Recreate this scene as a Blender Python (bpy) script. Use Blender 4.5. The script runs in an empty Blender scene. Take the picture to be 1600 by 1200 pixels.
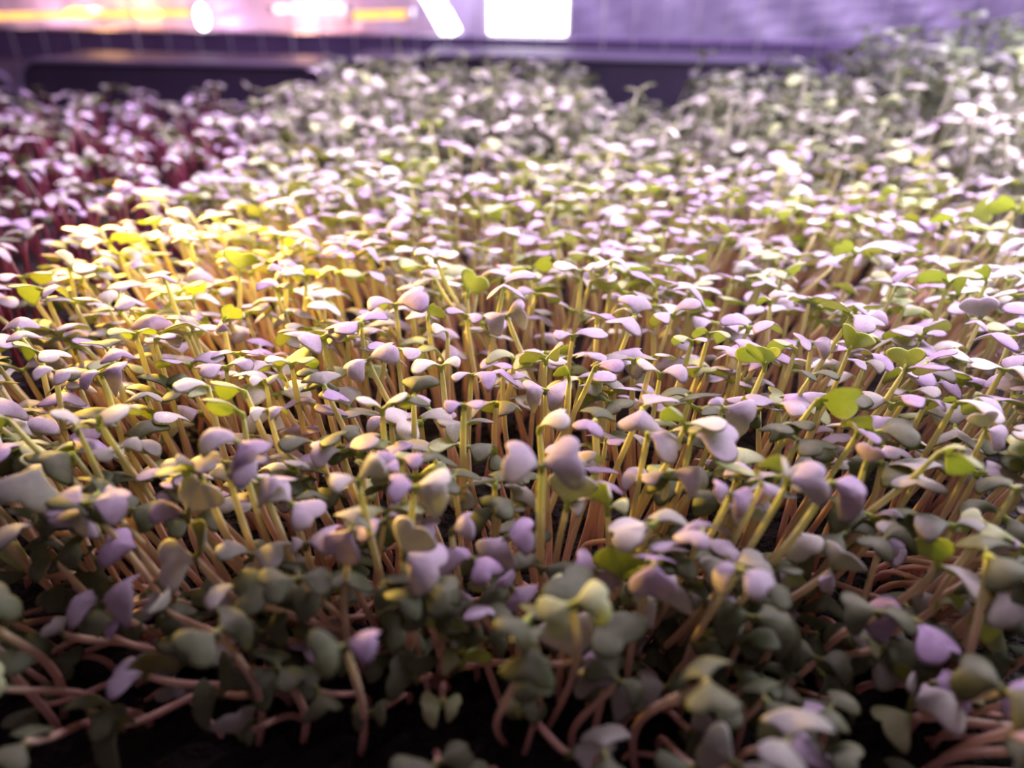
import bpy, math, random
import numpy as np
from mathutils import Matrix, Vector, Euler

# ------------------------------------------------------------------ camera, world, lights, exposure
IW, IH, F = 1600.0, 1200.0, 1209.0
SHELF, SOIL, CANOPY, CAMZ = 0.0, 0.045, 0.105, 0.232
PITCH, YAW, ROLL = 29.0, 3.3, 0.8
sc = bpy.context.scene
col = sc.collection
cam_d = bpy.data.cameras.new('camera'); cam = bpy.data.objects.new('camera', cam_d); col.objects.link(cam)
CR = Matrix.Rotation(math.radians(YAW), 3, 'Z') @ Matrix.Rotation(math.radians(90 - PITCH), 3, 'X') @ Matrix.Rotation(math.radians(ROLL), 3, 'Z')
cam.matrix_world = Matrix.Translation((0, 0, CAMZ)) @ CR.to_4x4()
cam_d.sensor_width = 36.0; cam_d.lens = F / IW * 36.0
cam_d.clip_start = 0.01; cam_d.clip_end = 20
cam_d.dof.use_dof = True; cam_d.dof.focus_distance = 0.272; cam_d.dof.aperture_fstop = cam_d.lens / 5.2
sc.camera = cam
sc.view_settings.view_transform = 'Standard'; sc.view_settings.look = 'None'
sc.view_settings.exposure = 0.0; sc.view_settings.gamma = 1.0; sc.view_settings.use_curve_mapping = False
world = bpy.data.worlds.new('world'); sc.world = world; world.use_nodes = True
world.node_tree.nodes['Background'].inputs[0].default_value = (0.70, 0.43, 0.56, 1)
world.node_tree.nodes['Background'].inputs[1].default_value = 0.16


def area(name, loc, target, sx, sy, power, color, spread=180):
    d = bpy.data.lights.new(name, 'AREA'); d.shape = 'RECTANGLE'; d.size = sx; d.size_y = sy
    d.energy = power; d.color = color; d.spread = math.radians(spread)
    o = bpy.data.objects.new(name, d); col.objects.link(o); o.location = loc
    o.rotation_euler = (Vector(target) - Vector(loc)).to_track_quat('-Z', 'Y').to_euler()
    return o


def spot(name, loc, target, power, color, deg, blend=0.8, r=0.02):
    d = bpy.data.lights.new(name, 'SPOT'); d.energy = power; d.color = color; d.spot_size = math.radians(deg)
    d.spot_blend = blend; d.shadow_soft_size = r
    o = bpy.data.objects.new(name, d); col.objects.link(o); o.location = loc
    o.rotation_euler = (Vector(target) - Vector(loc)).to_track_quat('-Z', 'Y').to_euler()
    return o


area('grow_light_bar', (0.06, 0.54, 0.47), (0.05, 0.48, 0.05), 1.1, 0.10, 7.8, (0.98, 0.71, 1.0), 104)
area('grow_light_bar', (0.06, 0.86, 0.46), (0.05, 0.70, 0.05), 1.1, 0.10, 1.2, (0.80, 0.62, 1.0))
area('wall_wash_fill', (0.45, 1.20, 0.55), (0.45, 1.30, 0.12), 1.3, 0.05, 4.0, (0.82, 0.66, 1.0))  # added unseen violet wash that brightens the foil wall
area('white_light_bar', (0.60, 0.58, 0.44), (0.48, 0.55, 0.12), 0.10, 0.5, 5.0, (0.92, 0.95, 1.0))
spot('warm_lamp', (-0.30, 0.46, 0.19), (-0.115, 0.295, 0.07), 24, (1.0, 0.58, 0.08), 52)

R = random.Random(7)
CAMP = np.array([0, 0, CAMZ]); CRn = np.array([list(r) for r in CR])


def ray(x, y):
    return CRn @ np.array([(x - IW / 2) / F, -(y - IH / 2) / F, -1.0])


def at_depth(x, y, D):
    return CAMP + ray(x, y) * D


def at_z(x, y, z):
    r = ray(x, y); return CAMP + r * ((z - CAMZ) / r[2])


def at_Y(x, y, Y):
    r = ray(x, y); return CAMP + r * (Y / r[1])


def proj(p):
    q = CRn.T @ (np.asarray(p, float) - CAMP)
    D = max(-q[2], 1e-6)
    return IW / 2 + F * q[0] / D, IH / 2 - F * q[1] / D, D


# ------------------------------------------------------------------ materials
def mat(name):
    m = bpy.data.materials.new(name); m.use_nodes = True; m.node_tree.nodes.clear()
    n = m.node_tree.nodes; out = n.new('ShaderNodeOutputMaterial')
    return m, n, m.node_tree.links, out


def noise(n, l, scale, detail=2.0, coord='Object'):
    t = n.new('ShaderNodeTexCoord'); x = n.new('ShaderNodeTexNoise')
    x.inputs['Scale'].default_value = scale; x.inputs['Detail'].default_value = detail
    l.new(t.outputs[coord], x.inputs['Vector']); return x


def ramp(n, l, fac, stops):
    r = n.new('ShaderNodeValToRGB'); e = r.color_ramp.elements
    e[0].position, e[0].color = stops[0][0], (*stops[0][1], 1)
    e[1].position, e[1].color = stops[-1][0], (*stops[-1][1], 1)
    for p, c in stops[1:-1]:
        k = e.new(p); k.color = (*c, 1)
    l.new(fac, r.inputs['Fac']); return r


def leaf_mat(name, c1, c2, trans, tcol, rough=0.55, bump=0.25):
    m, n, l, out = mat(name)
    g = noise(n, l, 420, 3); r = ramp(n, l, g.outputs['Fac'], [(0.3, c1), (0.7, c2)])
    p = n.new('ShaderNodeBsdfPrincipled'); p.inputs['Roughness'].default_value = rough
    p.inputs['Specular IOR Level'].default_value = 0.35
    l.new(r.outputs['Color'], p.inputs['Base Color'])
    f = noise(n, l, 3200, 2)
    sp = ramp(n, l, f.outputs['Fac'], [(0.42, (0, 0, 0)), (0.62, (.55, .55, .55))]); ml = n.new('ShaderNodeMix'); ml.data_type = 'RGBA'; ml.blend_type = 'MIX'
    l.new(sp.outputs['Color'], ml.inputs[0]); l.new(r.outputs['Color'], ml.inputs[6]); ml.inputs[7].default_value = (*[min(1, v * 1.35 + .03) for v in c2], 1); l.new(ml.outputs[2], p.inputs['Base Color'])
    b = n.new('ShaderNodeBump'); b.inputs['Strength'].default_value = bump
    b.inputs['Distance'].default_value = 0.0004; l.new(f.outputs['Fac'], b.inputs['Height']); l.new(b.outputs['Normal'], p.inputs['Normal'])
    t = n.new('ShaderNodeBsdfTranslucent'); t.inputs['Color'].default_value = (*tcol, 1)
    mx = n.new('ShaderNodeMixShader'); mx.inputs[0].default_value = trans
    l.new(p.outputs[0], mx.inputs[1]); l.new(t.outputs[0], mx.inputs[2]); l.new(mx.outputs[0], out.inputs[0])
    return m


def plain(name, c, rough=0.5, metal=0.0, spec=0.5, sc_=60, var=0.15, bump=0.0):
    m, n, l, out = mat(name)
    g = noise(n, l, sc_, 4); r = ramp(n, l, g.outputs['Fac'], [(0.3, tuple(v * (1 - var) for v in c)), (0.7, tuple(min(1, v * (1 + var)) for v in c))])
    p = n.new('ShaderNodeBsdfPrincipled'); p.inputs['Roughness'].default_value = rough; p.inputs['Metallic'].default_value = metal
    p.inputs['Specular IOR Level'].default_value = spec
    l.new(r.outputs['Color'], p.inputs['Base Color'])
    if bump:
        b = n.new('ShaderNodeBump'); b.inputs['Strength'].default_value = bump; b.inputs['Distance'].default_value = 0.01
        l.new(g.outputs['Fac'], b.inputs['Height']); l.new(b.outputs['Normal'], p.inputs['Normal'])
    l.new(p.outputs[0], out.inputs[0]); return m


def glow(name, c, s):
    m, n, l, out = mat(name); e = n.new('ShaderNodeEmission'); e.inputs[0].default_value = (*c, 1); e.inputs[1].default_value = s
    l.new(e.outputs[0], out.inputs[0]); return m


def stem_mat(name, stops, trans=0.3):
    m, n, l, out = mat(name)
    t = n.new('ShaderNodeTexCoord'); s = n.new('ShaderNodeSeparateXYZ'); l.new(t.outputs['Object'], s.inputs[0])
    mr = n.new('ShaderNodeMapRange'); mr.inputs[1].default_value = 0.0; mr.inputs[2].default_value = 0.065
    l.new(s.outputs['Z'], mr.inputs[0]); r = ramp(n, l, mr.outputs[0], stops)
    p = n.new('ShaderNodeBsdfPrincipled'); p.inputs['Roughness'].default_value = 0.42
    l.new(r.outputs['Color'], p.inputs['Base Color'])
    tr = n.new('ShaderNodeBsdfTranslucent'); l.new(r.outputs['Color'], tr.inputs['Color'])
    mx = n.new('ShaderNodeMixShader'); mx.inputs[0].default_value = trans
    l.new(p.outputs[0], mx.inputs[1]); l.new(tr.outputs[0], mx.inputs[2]); l.new(mx.outputs[0], out.inputs[0]); return m


TOP = {
    'l': leaf_mat('lavender_leaf_top', (0.42, 0.35, 0.47), (0.56, 0.48, 0.60), 0.30, (0.55, 0.60, 0.22)),
    'v': leaf_mat('violet_leaf_top', (0.34, 0.25, 0.41), (0.47, 0.37, 0.54), 0.25, (0.50, 0.40, 0.30)),
    'w': leaf_mat('pale_leaf_top', (0.62, 0.60, 0.56), (0.76, 0.72, 0.70), 0.30, (0.65, 0.68, 0.30)),
    'g': leaf_mat('green_leaf_top', (0.42, 0.50, 0.24), (0.54, 0.60, 0.36), 0.38, (0.62, 0.72, 0.14)),
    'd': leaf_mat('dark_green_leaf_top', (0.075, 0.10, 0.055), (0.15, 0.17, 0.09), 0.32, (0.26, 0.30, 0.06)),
    'k': leaf_mat('grey_green_leaf_top', (0.29, 0.30, 0.25), (0.41, 0.40, 0.37), 0.32, (0.40, 0.42, 0.18)),
}
UND = {
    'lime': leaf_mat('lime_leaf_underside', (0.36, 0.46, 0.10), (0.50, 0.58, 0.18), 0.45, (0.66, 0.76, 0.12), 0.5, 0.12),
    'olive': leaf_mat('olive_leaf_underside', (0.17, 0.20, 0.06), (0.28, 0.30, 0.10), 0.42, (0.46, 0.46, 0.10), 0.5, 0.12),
}
UND['sage'] = leaf_mat('sage_leaf_underside', (0.38, 0.42, 0.28), (0.50, 0.54, 0.38), 0.42, (0.56, 0.62, 0.38), 0.5, 0.12)
TK = 'lvwgdk'; UK = ['lime', 'olive', 'sage']
STEM = stem_mat('pale_stem', [(0.0, (0.80, 0.47, 0.42)), (0.42, (0.84, 0.66, 0.48)), (0.7, (0.85, 0.79, 0.45)), (1.0, (0.74, 0.78, 0.32))])
SAGESTEM = stem_mat('sage_stem', [(0.0, (0.50, 0.44, 0.40)), (0.5, (0.52, 0.50, 0.40)), (1.0, (0.54, 0.56, 0.40))])
REDSTEM = stem_mat('maroon_stem', [(0.0, (0.34, 0.05, 0.10)), (0.7, (0.40, 0.10, 0.16)), (1.0, (0.40, 0.30, 0.26))])
HUSK = plain('seed_husk', (0.20, 0.03, 0.05), 0.45)
LEAFMATS = [TOP[k] for k in TK] + [UND[k] for k in UK] + [STEM, REDSTEM, SAGESTEM]
MI = {k: i for i, k in enumerate(TK)}; MI['lime'] = 6; MI['olive'] = 7; MI['sage'] = 8; MI['stem'] = 9; MI['red'] = 10; MI['sagestem'] = 11
SOILM = plain('potting_soil', (0.018, 0.013, 0.012), 0.9, 0, 0.3, 260, 0.6, 1.0)
BLACK = plain('violet_hazed_plastic', (0.085, 0.055, 0.13), 0.55, 0, 0.5, 30)  # black plastic with purple light and haze put into its colour
RIMM = plain('rim_highlight_plastic', (0.36, 0.27, 0.50), 0.5, 0, 0.5, 30)  # overhead light on the black rims put into a paler lilac colour
RAIL = plain('violet_grey_paint', (0.22, 0.14, 0.34), 0.5, 0, 0.4, 20)
FOIL = plain('crinkled_foil', (0.60, 0.49, 0.78), 0.45, 0.15, 0.5, 9, 0.18, 0.5)
FLOORM = plain('shelf_sheet', (0.06, 0.05, 0.08), 0.6)
WIRE = plain('pale_wire', (0.80, 0.72, 0.92), 0.35, 0.2)
LWHITE = glow('white_light', (1.0, 0.93, 1.0), 9.0)
LAMBER = glow('amber_light', (1.0, 0.50, 0.10), 2.2)
LPINK = glow('pink_light', (1.0, 0.80, 0.92), 3.0)


# ------------------------------------------------------------------ mesh helpers
def link_mesh(name, V, Fc, mats, mi=None, parent=None, loc=(0, 0, 0), smooth=True):
    me = bpy.data.meshes.new(name)
    V = np.asarray(V, np.float32)
    if isinstance(Fc, np.ndarray):                      # triangles / quads of one size, fast path
        k = Fc.shape[1]; nf = len(Fc)
        me.vertices.add(len(V)); me.vertices.foreach_set('co', V.ravel())
        me.loops.add(nf * k); me.loops.foreach_set('vertex_index', Fc.ravel().astype(np.int32))
        me.polygons.add(nf); me.polygons.foreach_set('loop_start', np.arange(0, nf * k, k, dtype=np.int32))
        me.update(calc_edges=True)
    else:
        me.from_pydata(V.tolist(), [], Fc)
    for m in mats: me.materials.append(m)
    if mi is not None: me.polygons.foreach_set('material_index', np.asarray(mi, np.int32))
    if smooth: me.polygons.foreach_set('use_smooth', np.ones(len(me.polygons), bool))
    me.update()
    o = bpy.data.objects.new(name, me); col.objects.link(o); o.location = loc
    if parent: o.parent = parent
    return o


def tag(o, label=None, cat=None, group=None, kind=None):
    if label: o['label'] = label
    if cat: o['category'] = cat
    if group: o['group'] = group
    if kind: o['kind'] = kind
    return o


def empty(name, loc):
    o = bpy.data.objects.new(name, None); col.objects.link(o); o.location = loc; o.empty_display_size = 0.005; return o


def boxvf(x0, x1, y0, y1, z0, z1):
    V = [(x, y, z) for z in (z0, z1) for y in (y0, y1) for x in (x0, x1)]
    Fq = [(0, 2, 3, 1), (4, 5, 7, 6), (0, 1, 5, 4), (2, 6, 7, 3), (0, 4, 6, 2), (1, 3, 7, 5)]
    return V, Fq


def merge(parts):
    V, Fq = [], []
    for v, f in parts:
        b = len(V); V += [tuple(p) for p in v]; Fq += [tuple(i + b for i in q) for q in f]
    return V, Fq


def tube(pts, rad, ns=8, cap=True):
    """triangles of a tube along pts with radii rad"""
    P = np.asarray(pts, float); n = len(P); rad = np.broadcast_to(np.asarray(rad, float), (n,))
    T = np.gradient(P, axis=0); T /= np.linalg.norm(T, axis=1, keepdims=True) + 1e-12
    a = np.array([0, 1, 0.2]) if abs(T[0][1]) < 0.9 else np.array([1, 0, 0.2])
    V = []
    for i in range(n):
        u = np.cross(T[i], a); u /= np.linalg.norm(u) + 1e-12; w = np.cross(T[i], u)
        an = np.arange(ns) * 2 * math.pi / ns
        V.append(P[i] + rad[i] * (np.cos(an)[:, None] * u + np.sin(an)[:, None] * w))
    V = np.concatenate(V); Fq = []
    for i in range(n - 1):
        for j in range(ns):
            k = (j + 1) % ns; A, B, Cc, Dd = i * ns + j, i * ns + k, (i + 1) * ns + k, (i + 1) * ns + j
            Fq += [(A, B, Cc), (A, Cc, Dd)]
    if cap:
        b = len(V); V = np.vstack([V, P[0], P[-1]])
        for j in range(ns):
            k = (j + 1) % ns
            Fq += [(b, k, j), (b + 1, (n - 1) * ns + j, (n - 1) * ns + k)]
    return V, np.array(Fq, np.int32)


# ------------------------------------------------------------------ leaves and seedlings
HALF = np.array([(.070, 0), (.105, .07), (.165, .14), (.270, .22), (.420, .32), (.560, .45), (.635, .60), (.630, .75), (.540, .89), (.390, .985), (.230, .995), (.095, .935), (0, .865)])


def spline(P, n):
    d = np.r_[0, np.cumsum(np.linalg.norm(np.diff(P, axis=0), axis=1))]
    Q = np.vstack([2 * P[0] - P[1], P, 2 * P[-1] - P[-2]])
    out = []
    for s in np.linspace(0, d[-1], n):
        i = min(np.searchsorted(d, s, 'right') - 1, len(P) - 2); t = (s - d[i]) / (d[i + 1] - d[i])
        a, b, c, e = Q[i], Q[i + 1], Q[i + 2], Q[i + 3]
        out.append(.5 * (2 * b + (c - a) * t + (2 * a - 5 * b + 4 * c - e) * t * t + (3 * b - 3 * c + e - a) * t ** 3))
    return np.array(out)


_shape = {}


def shape(nh, nr):
    """flat unit leaf: verts (x across, y along), ring index, triangles"""
    if (nh, nr) in _shape: return _shape[nh, nr]
    h = spline(HALF, nh); o = np.vstack([h, (h * [-1, 1])[-2::-1]]); m = len(o)
    o[0, 0], o[-1, 0] = .07, -.07
    c = np.array([0, .57]); S = [1, .88, .66, .36] if nr == 4 else [1, .8, .4]
    V = np.vstack([c + (o - c) * s for s in S] + [c]); edge = np.concatenate([np.full(m, s) for s in S] + [[0]])
    Fq = []
    for r in range(len(S) - 1):
        for j in range(m):
            k = (j + 1) % m; a, b, e, f = r * m + j, r * m + k, (r + 1) * m + k, (r + 1) * m + j
            Fq += [(a, b, e), (a, e, f)]
    z = len(V) - 1; r = len(S) - 1
    Fq += [(r * m + j, r * m + (j + 1) % m, z) for j in range(m)]
    _shape[nh, nr] = (V, edge, np.array(Fq, np.int32), m); return _shape[nh, nr]


def leaf(base, d, up, L, rng, wide=1.0, dome=.25, curl=.5, fold=0.0, pet=.25, lod=0, notch=1.0, thick=.055):
    """closed thin blade + petiole: verts, triangles, is_under flags"""
    nh, nr = ((13, 4), (8, 3))[lod]
    P, edge, Fq, m = shape(nh, nr)
    x = P[:, 0] * wide * (1 + .10 * rng.uniform(-1, 1) * np.sign(P[:, 0])); y = P[:, 1].copy()
    y = y + (1 - notch) * .10 * np.exp(-(x / .12) ** 2) * np.clip((y - .5) * 2, 0, 1)
    w1, w2, w3 = rng.uniform(0, 6.28), rng.uniform(0, 6.28), rng.uniform(.015, .05)
    def bent(z0):
        z = z0 - dome * (x / .55) ** 2 * .34 - dome * .25 * np.clip(y - .75, 0, 1) ** 2 * 4 + fold * np.abs(x)
        z = z + w3 * np.sin(5 * x + w1) * np.cos(4 * y + w2) * edge
        k = curl; yy = y
        if abs(k) > 1e-3:
            rr = 1 / k; a = y * k
            yy = np.sin(a) * (rr + z); zz = np.cos(a) * (rr + z) - rr
        else: zz = z
        c2, s2 = math.cos(k * .48), math.sin(k * .48); yy, zz = yy * c2 - zz * s2, yy * s2 + zz * c2
        return np.stack([x, yy, zz], 1)
    t = thick * np.sqrt(np.clip(1 - edge ** 2, 0, 1)) + .05 * np.exp(-(x / .06) ** 2) * np.clip(1 - y / .75, 0, 1) * (edge < .999)
    A, B = bent(.5 * t), bent(-.7 * t)
    n = len(A)
    rim = np.arange(n); bm = np.where(rim < m, rim, rim + n - m)          # bottom shares the rim
    V = np.vstack([A, B[m:]]); F2 = bm[Fq][:, ::-1]
    Fa = np.vstack([Fq[:, ::-1], F2[:, :]]) if False else np.vstack([Fq, F2])
    und = np.r_[np.zeros(len(Fq), bool), np.ones(len(F2), bool)]
    d = np.asarray(d, float); d = d / np.linalg.norm(d); up = np.asarray(up, float)
    xx = np.cross(d, up); xx /= np.linalg.norm(xx) + 1e-9; zz = np.cross(xx, d)
    M = np.stack([xx, d, zz], 0)
    b0 = np.asarray(base) + d * pet * L * .85
    W = b0 + (V * L) @ M
    r0 = .035 * L + .0004
    a0 = np.asarray(base, float)
    q = math.sin(curl * .48) * .22 * L
    tp = [a0 - np.array([0, 0, .0022]), a0 * .7 + b0 * .3 - zz * .0002, b0 - zz * .01 * L + d * .06 * L, b0 + d * .22 * L + zz * (q - .045 * L)]
    tv, tf = tube(tp, [r0 * 1.0, r0 * 1.15, r0, r0 * .45], 6)
    Fa = np.vstack([Fa, tf + len(W)]); und = np.r_[und, np.ones(len(tf), bool)]
    return np.vstack([W, tv]), Fa, und


def stem_pts(b, h, sway, n=9):
    b, h = np.asarray(b, float), np.asarray(h, float); L = np.linalg.norm(h - b)
    c1 = b + np.array([sway[0] * .6, sway[1] * .6, .30]) * L + (h - b) * .1
    c2 = h - (h - b) * .32 + np.array([sway[0] * .3, sway[1] * .3, -.06]) * L
    t = np.linspace(0, 1, n)[:, None]
    return (1 - t) ** 3 * b + 3 * (1 - t) ** 2 * t * c1 + 3 * (1 - t) * t * t * c2 + t ** 3 * h


class Plant:
    """one seedling, geometry in world space, split into parts"""
    def __init__(s, base, head, leaves, cols, und, rng, lod=0, rad=.00115, sway=(0, 0), husk=False, red=False):
        s.base, s.head, s.leaves, s.cols, s.und, s.lod, s.rad, s.sway, s.husk, s.red = np.array(base), np.array(head), leaves, cols, und, lod, rad, sway, husk, red
        s.rng = rng; s.phrase = None; s.key = False; s.vis = 0

    def build(s):
        out = []
        n = 11 if s.lod == 0 else 6
        pts = stem_pts(s.base, s.head, s.sway, n)
        v, f = tube(pts, s.rad * np.interp(np.linspace(0, 1, n), [0, .7, .97, 1], [1.05, .95, .80, .55]), 8 if s.lod == 0 else 5)
        out.append(('stem', v, f, np.full(len(f), MI['red' if s.red else 'sagestem' if s.und == 'sage' else 'stem'])))
        for (d, up, L, kw), c in zip(s.leaves, s.cols):
            kw = dict(kw); off = kw.pop('off', 0)
            v, f, u = leaf(s.head + off, d, up, L, s.rng, lod=s.lod, **kw)
            out.append(('leaf', v, f, np.where(u, MI[s.und], MI[c])))
        if s.husk:
            d, up, L, kw = s.leaves[0]; c = s.head + np.asarray(d) / np.linalg.norm(d) * L * .95
            an = np.linspace(0, math.pi, 7); pp = [c + np.array([0, 0, math.cos(a)]) * .0016 for a in an]
            v, f = tube(pp, np.sin(an) * .0012 + .0001, 8)
            out.append(('seed_husk', v, f, None))
        return out


def emit_thing(p, name, label, cat, group, parts=True):
    pieces = p.build(); loc = p.base
    if parts:
        e = empty(name, loc); tag(e, label, cat, group)
        for nm, v, f, mi in pieces:
            if mi is None: link_mesh(nm, v - loc, f, [HUSK], None, e); continue
            us = sorted(set(mi.tolist())); mp = {u: i for i, u in enumerate(us)}
            link_mesh(nm, v - loc, f, [LEAFMATS[u] for u in us], np.array([mp[q] for q in mi.tolist()]), e)
        return e
    V, Fq, M = cat_pieces([x for x in pieces if x[3] is not None]); us = sorted(set(M.tolist())); mp = {u: i for i, u in enumerate(us)}
    o = link_mesh(name, V - loc, Fq, [LEAFMATS[u] for u in us], np.array([mp[q] for q in M.tolist()]), None, loc)
    return tag(o, label, cat, group)


def cat_pieces(pieces):
    V, Fq, M, b = [], [], [], 0
    for nm, v, f, mi in pieces:
        V.append(v); Fq.append(f + b); M.append(mi); b += len(v)
    return np.concatenate(V), np.concatenate(Fq), np.concatenate(M)


def emit_stuff(plants, name, label, cat):
    pcs = []
    for p in plants: pcs += [x for x in p.build() if x[3] is not None]
    V, Fq, M = cat_pieces(pcs); z = np.array([0, 0, SOIL])
    o = link_mesh(name, V - z, Fq, LEAFMATS, M, None, z); return tag(o, label, cat, None, 'stuff')


# ------------------------------------------------------------------ the setting
XL = at_z(530, 132, CANOPY)[0] + .028; XR = at_z(1225, 118, CANOPY)[0] - .012
YB = 0.86
def struct(name, V, Fq, m): return tag(link_mesh(name, V, Fq, [m], smooth=False), None, None, None, 'structure')
v, f = boxvf(-1.6, 1.8, -0.10, 1.30, -0.02, SHELF); struct('floor', v, f, FLOORM)
# crinkled foil wall
nx, nz = 150, 40; Vw, Fw = [], []
rw = np.random.RandomState(3)
crk = [(rw.uniform(8, 40), rw.uniform(6, 30), rw.uniform(0, 6.28), rw.uniform(.0015, .005)) for _ in range(9)]
for j in range(nz):
    for i in range(nx):
        x = -1.6 + 3.4 * i / (nx - 1); z = .7 * j / (nz - 1)
        Vw.append((x, 1.30 + .012 + sum(a * abs(math.sin(kx * x + kz * z + ph)) for kx, kz, ph, a in crk), z))
for j in range(nz - 1):
    for i in range(nx - 1):
        a = j * nx + i; Fw.append((a, a + 1, a + nx + 1, a + nx))
struct('wall_back', Vw, Fw, FOIL)


def tray(x0, x1, y0, y1, label, soil_label):
    e = tag(empty('grow_tray', ((x0 + x1) / 2, (y0 + y1) / 2, SHELF)), label, 'tray')
    t, zr = .003, SOIL + .006; o = np.array(e.location)
    V, Fq = merge([boxvf(x0, x1, y0, y1, SHELF, SHELF + .004), boxvf(x0, x0 + t, y0, y1, SHELF, zr), boxvf(x1 - t, x1, y0, y1, SHELF, zr), boxvf(x0, x1, y0, y0 + t, SHELF, zr), boxvf(x0, x1, y1 - t, y1, SHELF, zr)])
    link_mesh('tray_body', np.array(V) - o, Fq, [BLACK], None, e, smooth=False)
    r = .007
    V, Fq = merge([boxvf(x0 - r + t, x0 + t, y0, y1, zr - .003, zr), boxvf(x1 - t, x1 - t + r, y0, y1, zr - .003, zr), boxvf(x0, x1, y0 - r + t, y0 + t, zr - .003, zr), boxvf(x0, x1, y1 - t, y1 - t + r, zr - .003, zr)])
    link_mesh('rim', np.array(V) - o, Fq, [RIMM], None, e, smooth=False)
    n, m = int((x1 - x0) / .005), int((y1 - y0) / .005); n, m = min(n, 130), min(m, 150)
    Vs, Fs = [], []
    rs = np.random.RandomState(int(abs(x0) * 1000)); hz = rs.rand(m, n) * .0045
    for j in range(m):
        for i in range(n):
            Vs.append((x0 + .004 + (x1 - x0 - .008) * i / (n - 1), y0 + .004 + (y1 - y0 - .008) * j / (m - 1), SOIL - .002 + hz[j, i]))
    for j in range(m - 1):
        for i in range(n - 1):
            a = j * n + i; Fs.append((a, a + 1, a + n + 1, a + n))
    b = len(Vs); Vs += [(x0 + .004, y0 + .004, SHELF + .005), (x1 - .004, y0 + .004, SHELF + .005), (x1 - .004, y1 - .004, SHELF + .005), (x0 + .004, y1 - .004, SHELF + .005)]
    Fs += [(b, b + 3, b + 2, b + 1)]
    Fs += [tuple([b, b + 1] + list(range(n - 1, -1, -1))), tuple([b + 2, b + 3] + list(range((m - 1) * n, m * n))), tuple([b + 3, b] + [j * n for j in range(m)]), tuple([b + 1, b + 2] + [j * n + n - 1 for j in range(m - 1, -1, -1)])]
    tag(link_mesh('potting_soil', Vs, Fs, [SOILM], smooth=False), soil_label, 'soil', None, 'stuff')
    return e


G = .012
tray(XL, XR, .098, YB, 'long black tray holding the violet and lime seedlings in the middle', 'dark crumbly soil under the middle bed of seedlings')
tray(XL - G - .62, XL - G, .098, YB, 'black tray holding the red-stemmed mauve seedlings beside the middle bed', 'dark soil under the red-stemmed seedlings')
tray(XR + G, XR + G + .50, .098, YB, 'black tray holding the tall pale seedlings beside the middle bed', 'dark soil under the tall pale seedlings')


# upturned trays behind the beds
def upturned(pxl, pxr, ytop, Y, label, rl=.03, rr=.03):
    a, b = at_Y(pxl, ytop, Y), at_Y(pxr, ytop, Y); x0, x1, z1 = a[0], b[0], (a[2] + b[2]) / 2
    o = np.array([(x0 + x1) / 2, Y + .05, 0]); e = tag(empty('upturned_tray', o), label, 'tray')
    def prof(g):
        P = [(x0 - .002 - g, SHELF)]
        for i in range(7):
            t = math.pi - i * math.pi / 12; P.append((x0 + rl + (rl + g) * math.cos(t), z1 - rl + (rl + g) * math.sin(t)))
        for i in range(7):
            t = math.pi / 2 - i * math.pi / 12; P.append((x1 - rr + (rr + g) * math.cos(t), z1 - rr + (rr + g) * math.sin(t)))
        P.append((x1 + .002 + g, SHELF)); return P
    P = prof(0); n = len(P); V = [(x, Y, z) for x, z in P] + [(x, Y + .1, z) for x, z in P]
    Fq = [tuple(range(n)), tuple(range(2 * n - 1, n - 1, -1))] + [(i, i + n, (i + 1) % n + n, (i + 1) % n) for i in range(n)]
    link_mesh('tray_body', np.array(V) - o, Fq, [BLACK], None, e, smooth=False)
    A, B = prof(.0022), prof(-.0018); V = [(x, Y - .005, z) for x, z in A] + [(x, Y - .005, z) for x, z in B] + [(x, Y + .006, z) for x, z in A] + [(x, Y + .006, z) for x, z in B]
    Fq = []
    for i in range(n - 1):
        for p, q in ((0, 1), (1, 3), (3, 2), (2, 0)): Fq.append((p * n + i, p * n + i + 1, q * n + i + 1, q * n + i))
    link_mesh('rim', np.array(V) - o, Fq, [RIMM], None, e, smooth=False)  # edge strip carries the painted lilac highlight


upturned(-420, 12, 104, .935, 'upturned black tray at the outer end behind the red-stemmed bed')
upturned(24, 517, 98, .935, 'upturned black tray with a rounded highlight-tinted edge behind the red-stemmed bed')
upturned(530, 641, 94, .935, 'narrow upturned black tray behind the leafy green corner of the middle bed', .012, .012)
upturned(650, 1300, 92, .935, 'long upturned black tray with a lilac highlight-tinted edge behind the middle bed', .012, .03)
upturned(1312, 2000, 90, .935, 'upturned black tray hidden mostly behind the tall pale seedlings', .03, .03)
# shelf rail and posts
za, zb = at_Y(800, 63, 1.14)[2], at_Y(800, 95, 1.14)[2] - .02
e = tag(empty('shelf_rail', (.1, 1.155, SHELF)), 'dark violet metal rail running across behind the upturned trays', 'rail')
v, f = boxvf(-1.5, 1.7, 1.14, 1.17, zb, za); link_mesh('beam', np.array(v) - np.array(e.location), f, [RAIL], None, e, smooth=False)
v, f = boxvf(-1.5, 1.7, 1.137, 1.173, za, za + .003); link_mesh('cap_strip', np.array(v) - np.array(e.location), f, [RAIL], None, e, smooth=False)
for x in (-1.45, 1.6):
    v, f = boxvf(x, x + .03, 1.142, 1.168, SHELF, zb); link_mesh('leg', np.array(v) - np.array(e.location), f, [RAIL], None, e, smooth=False)


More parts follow.
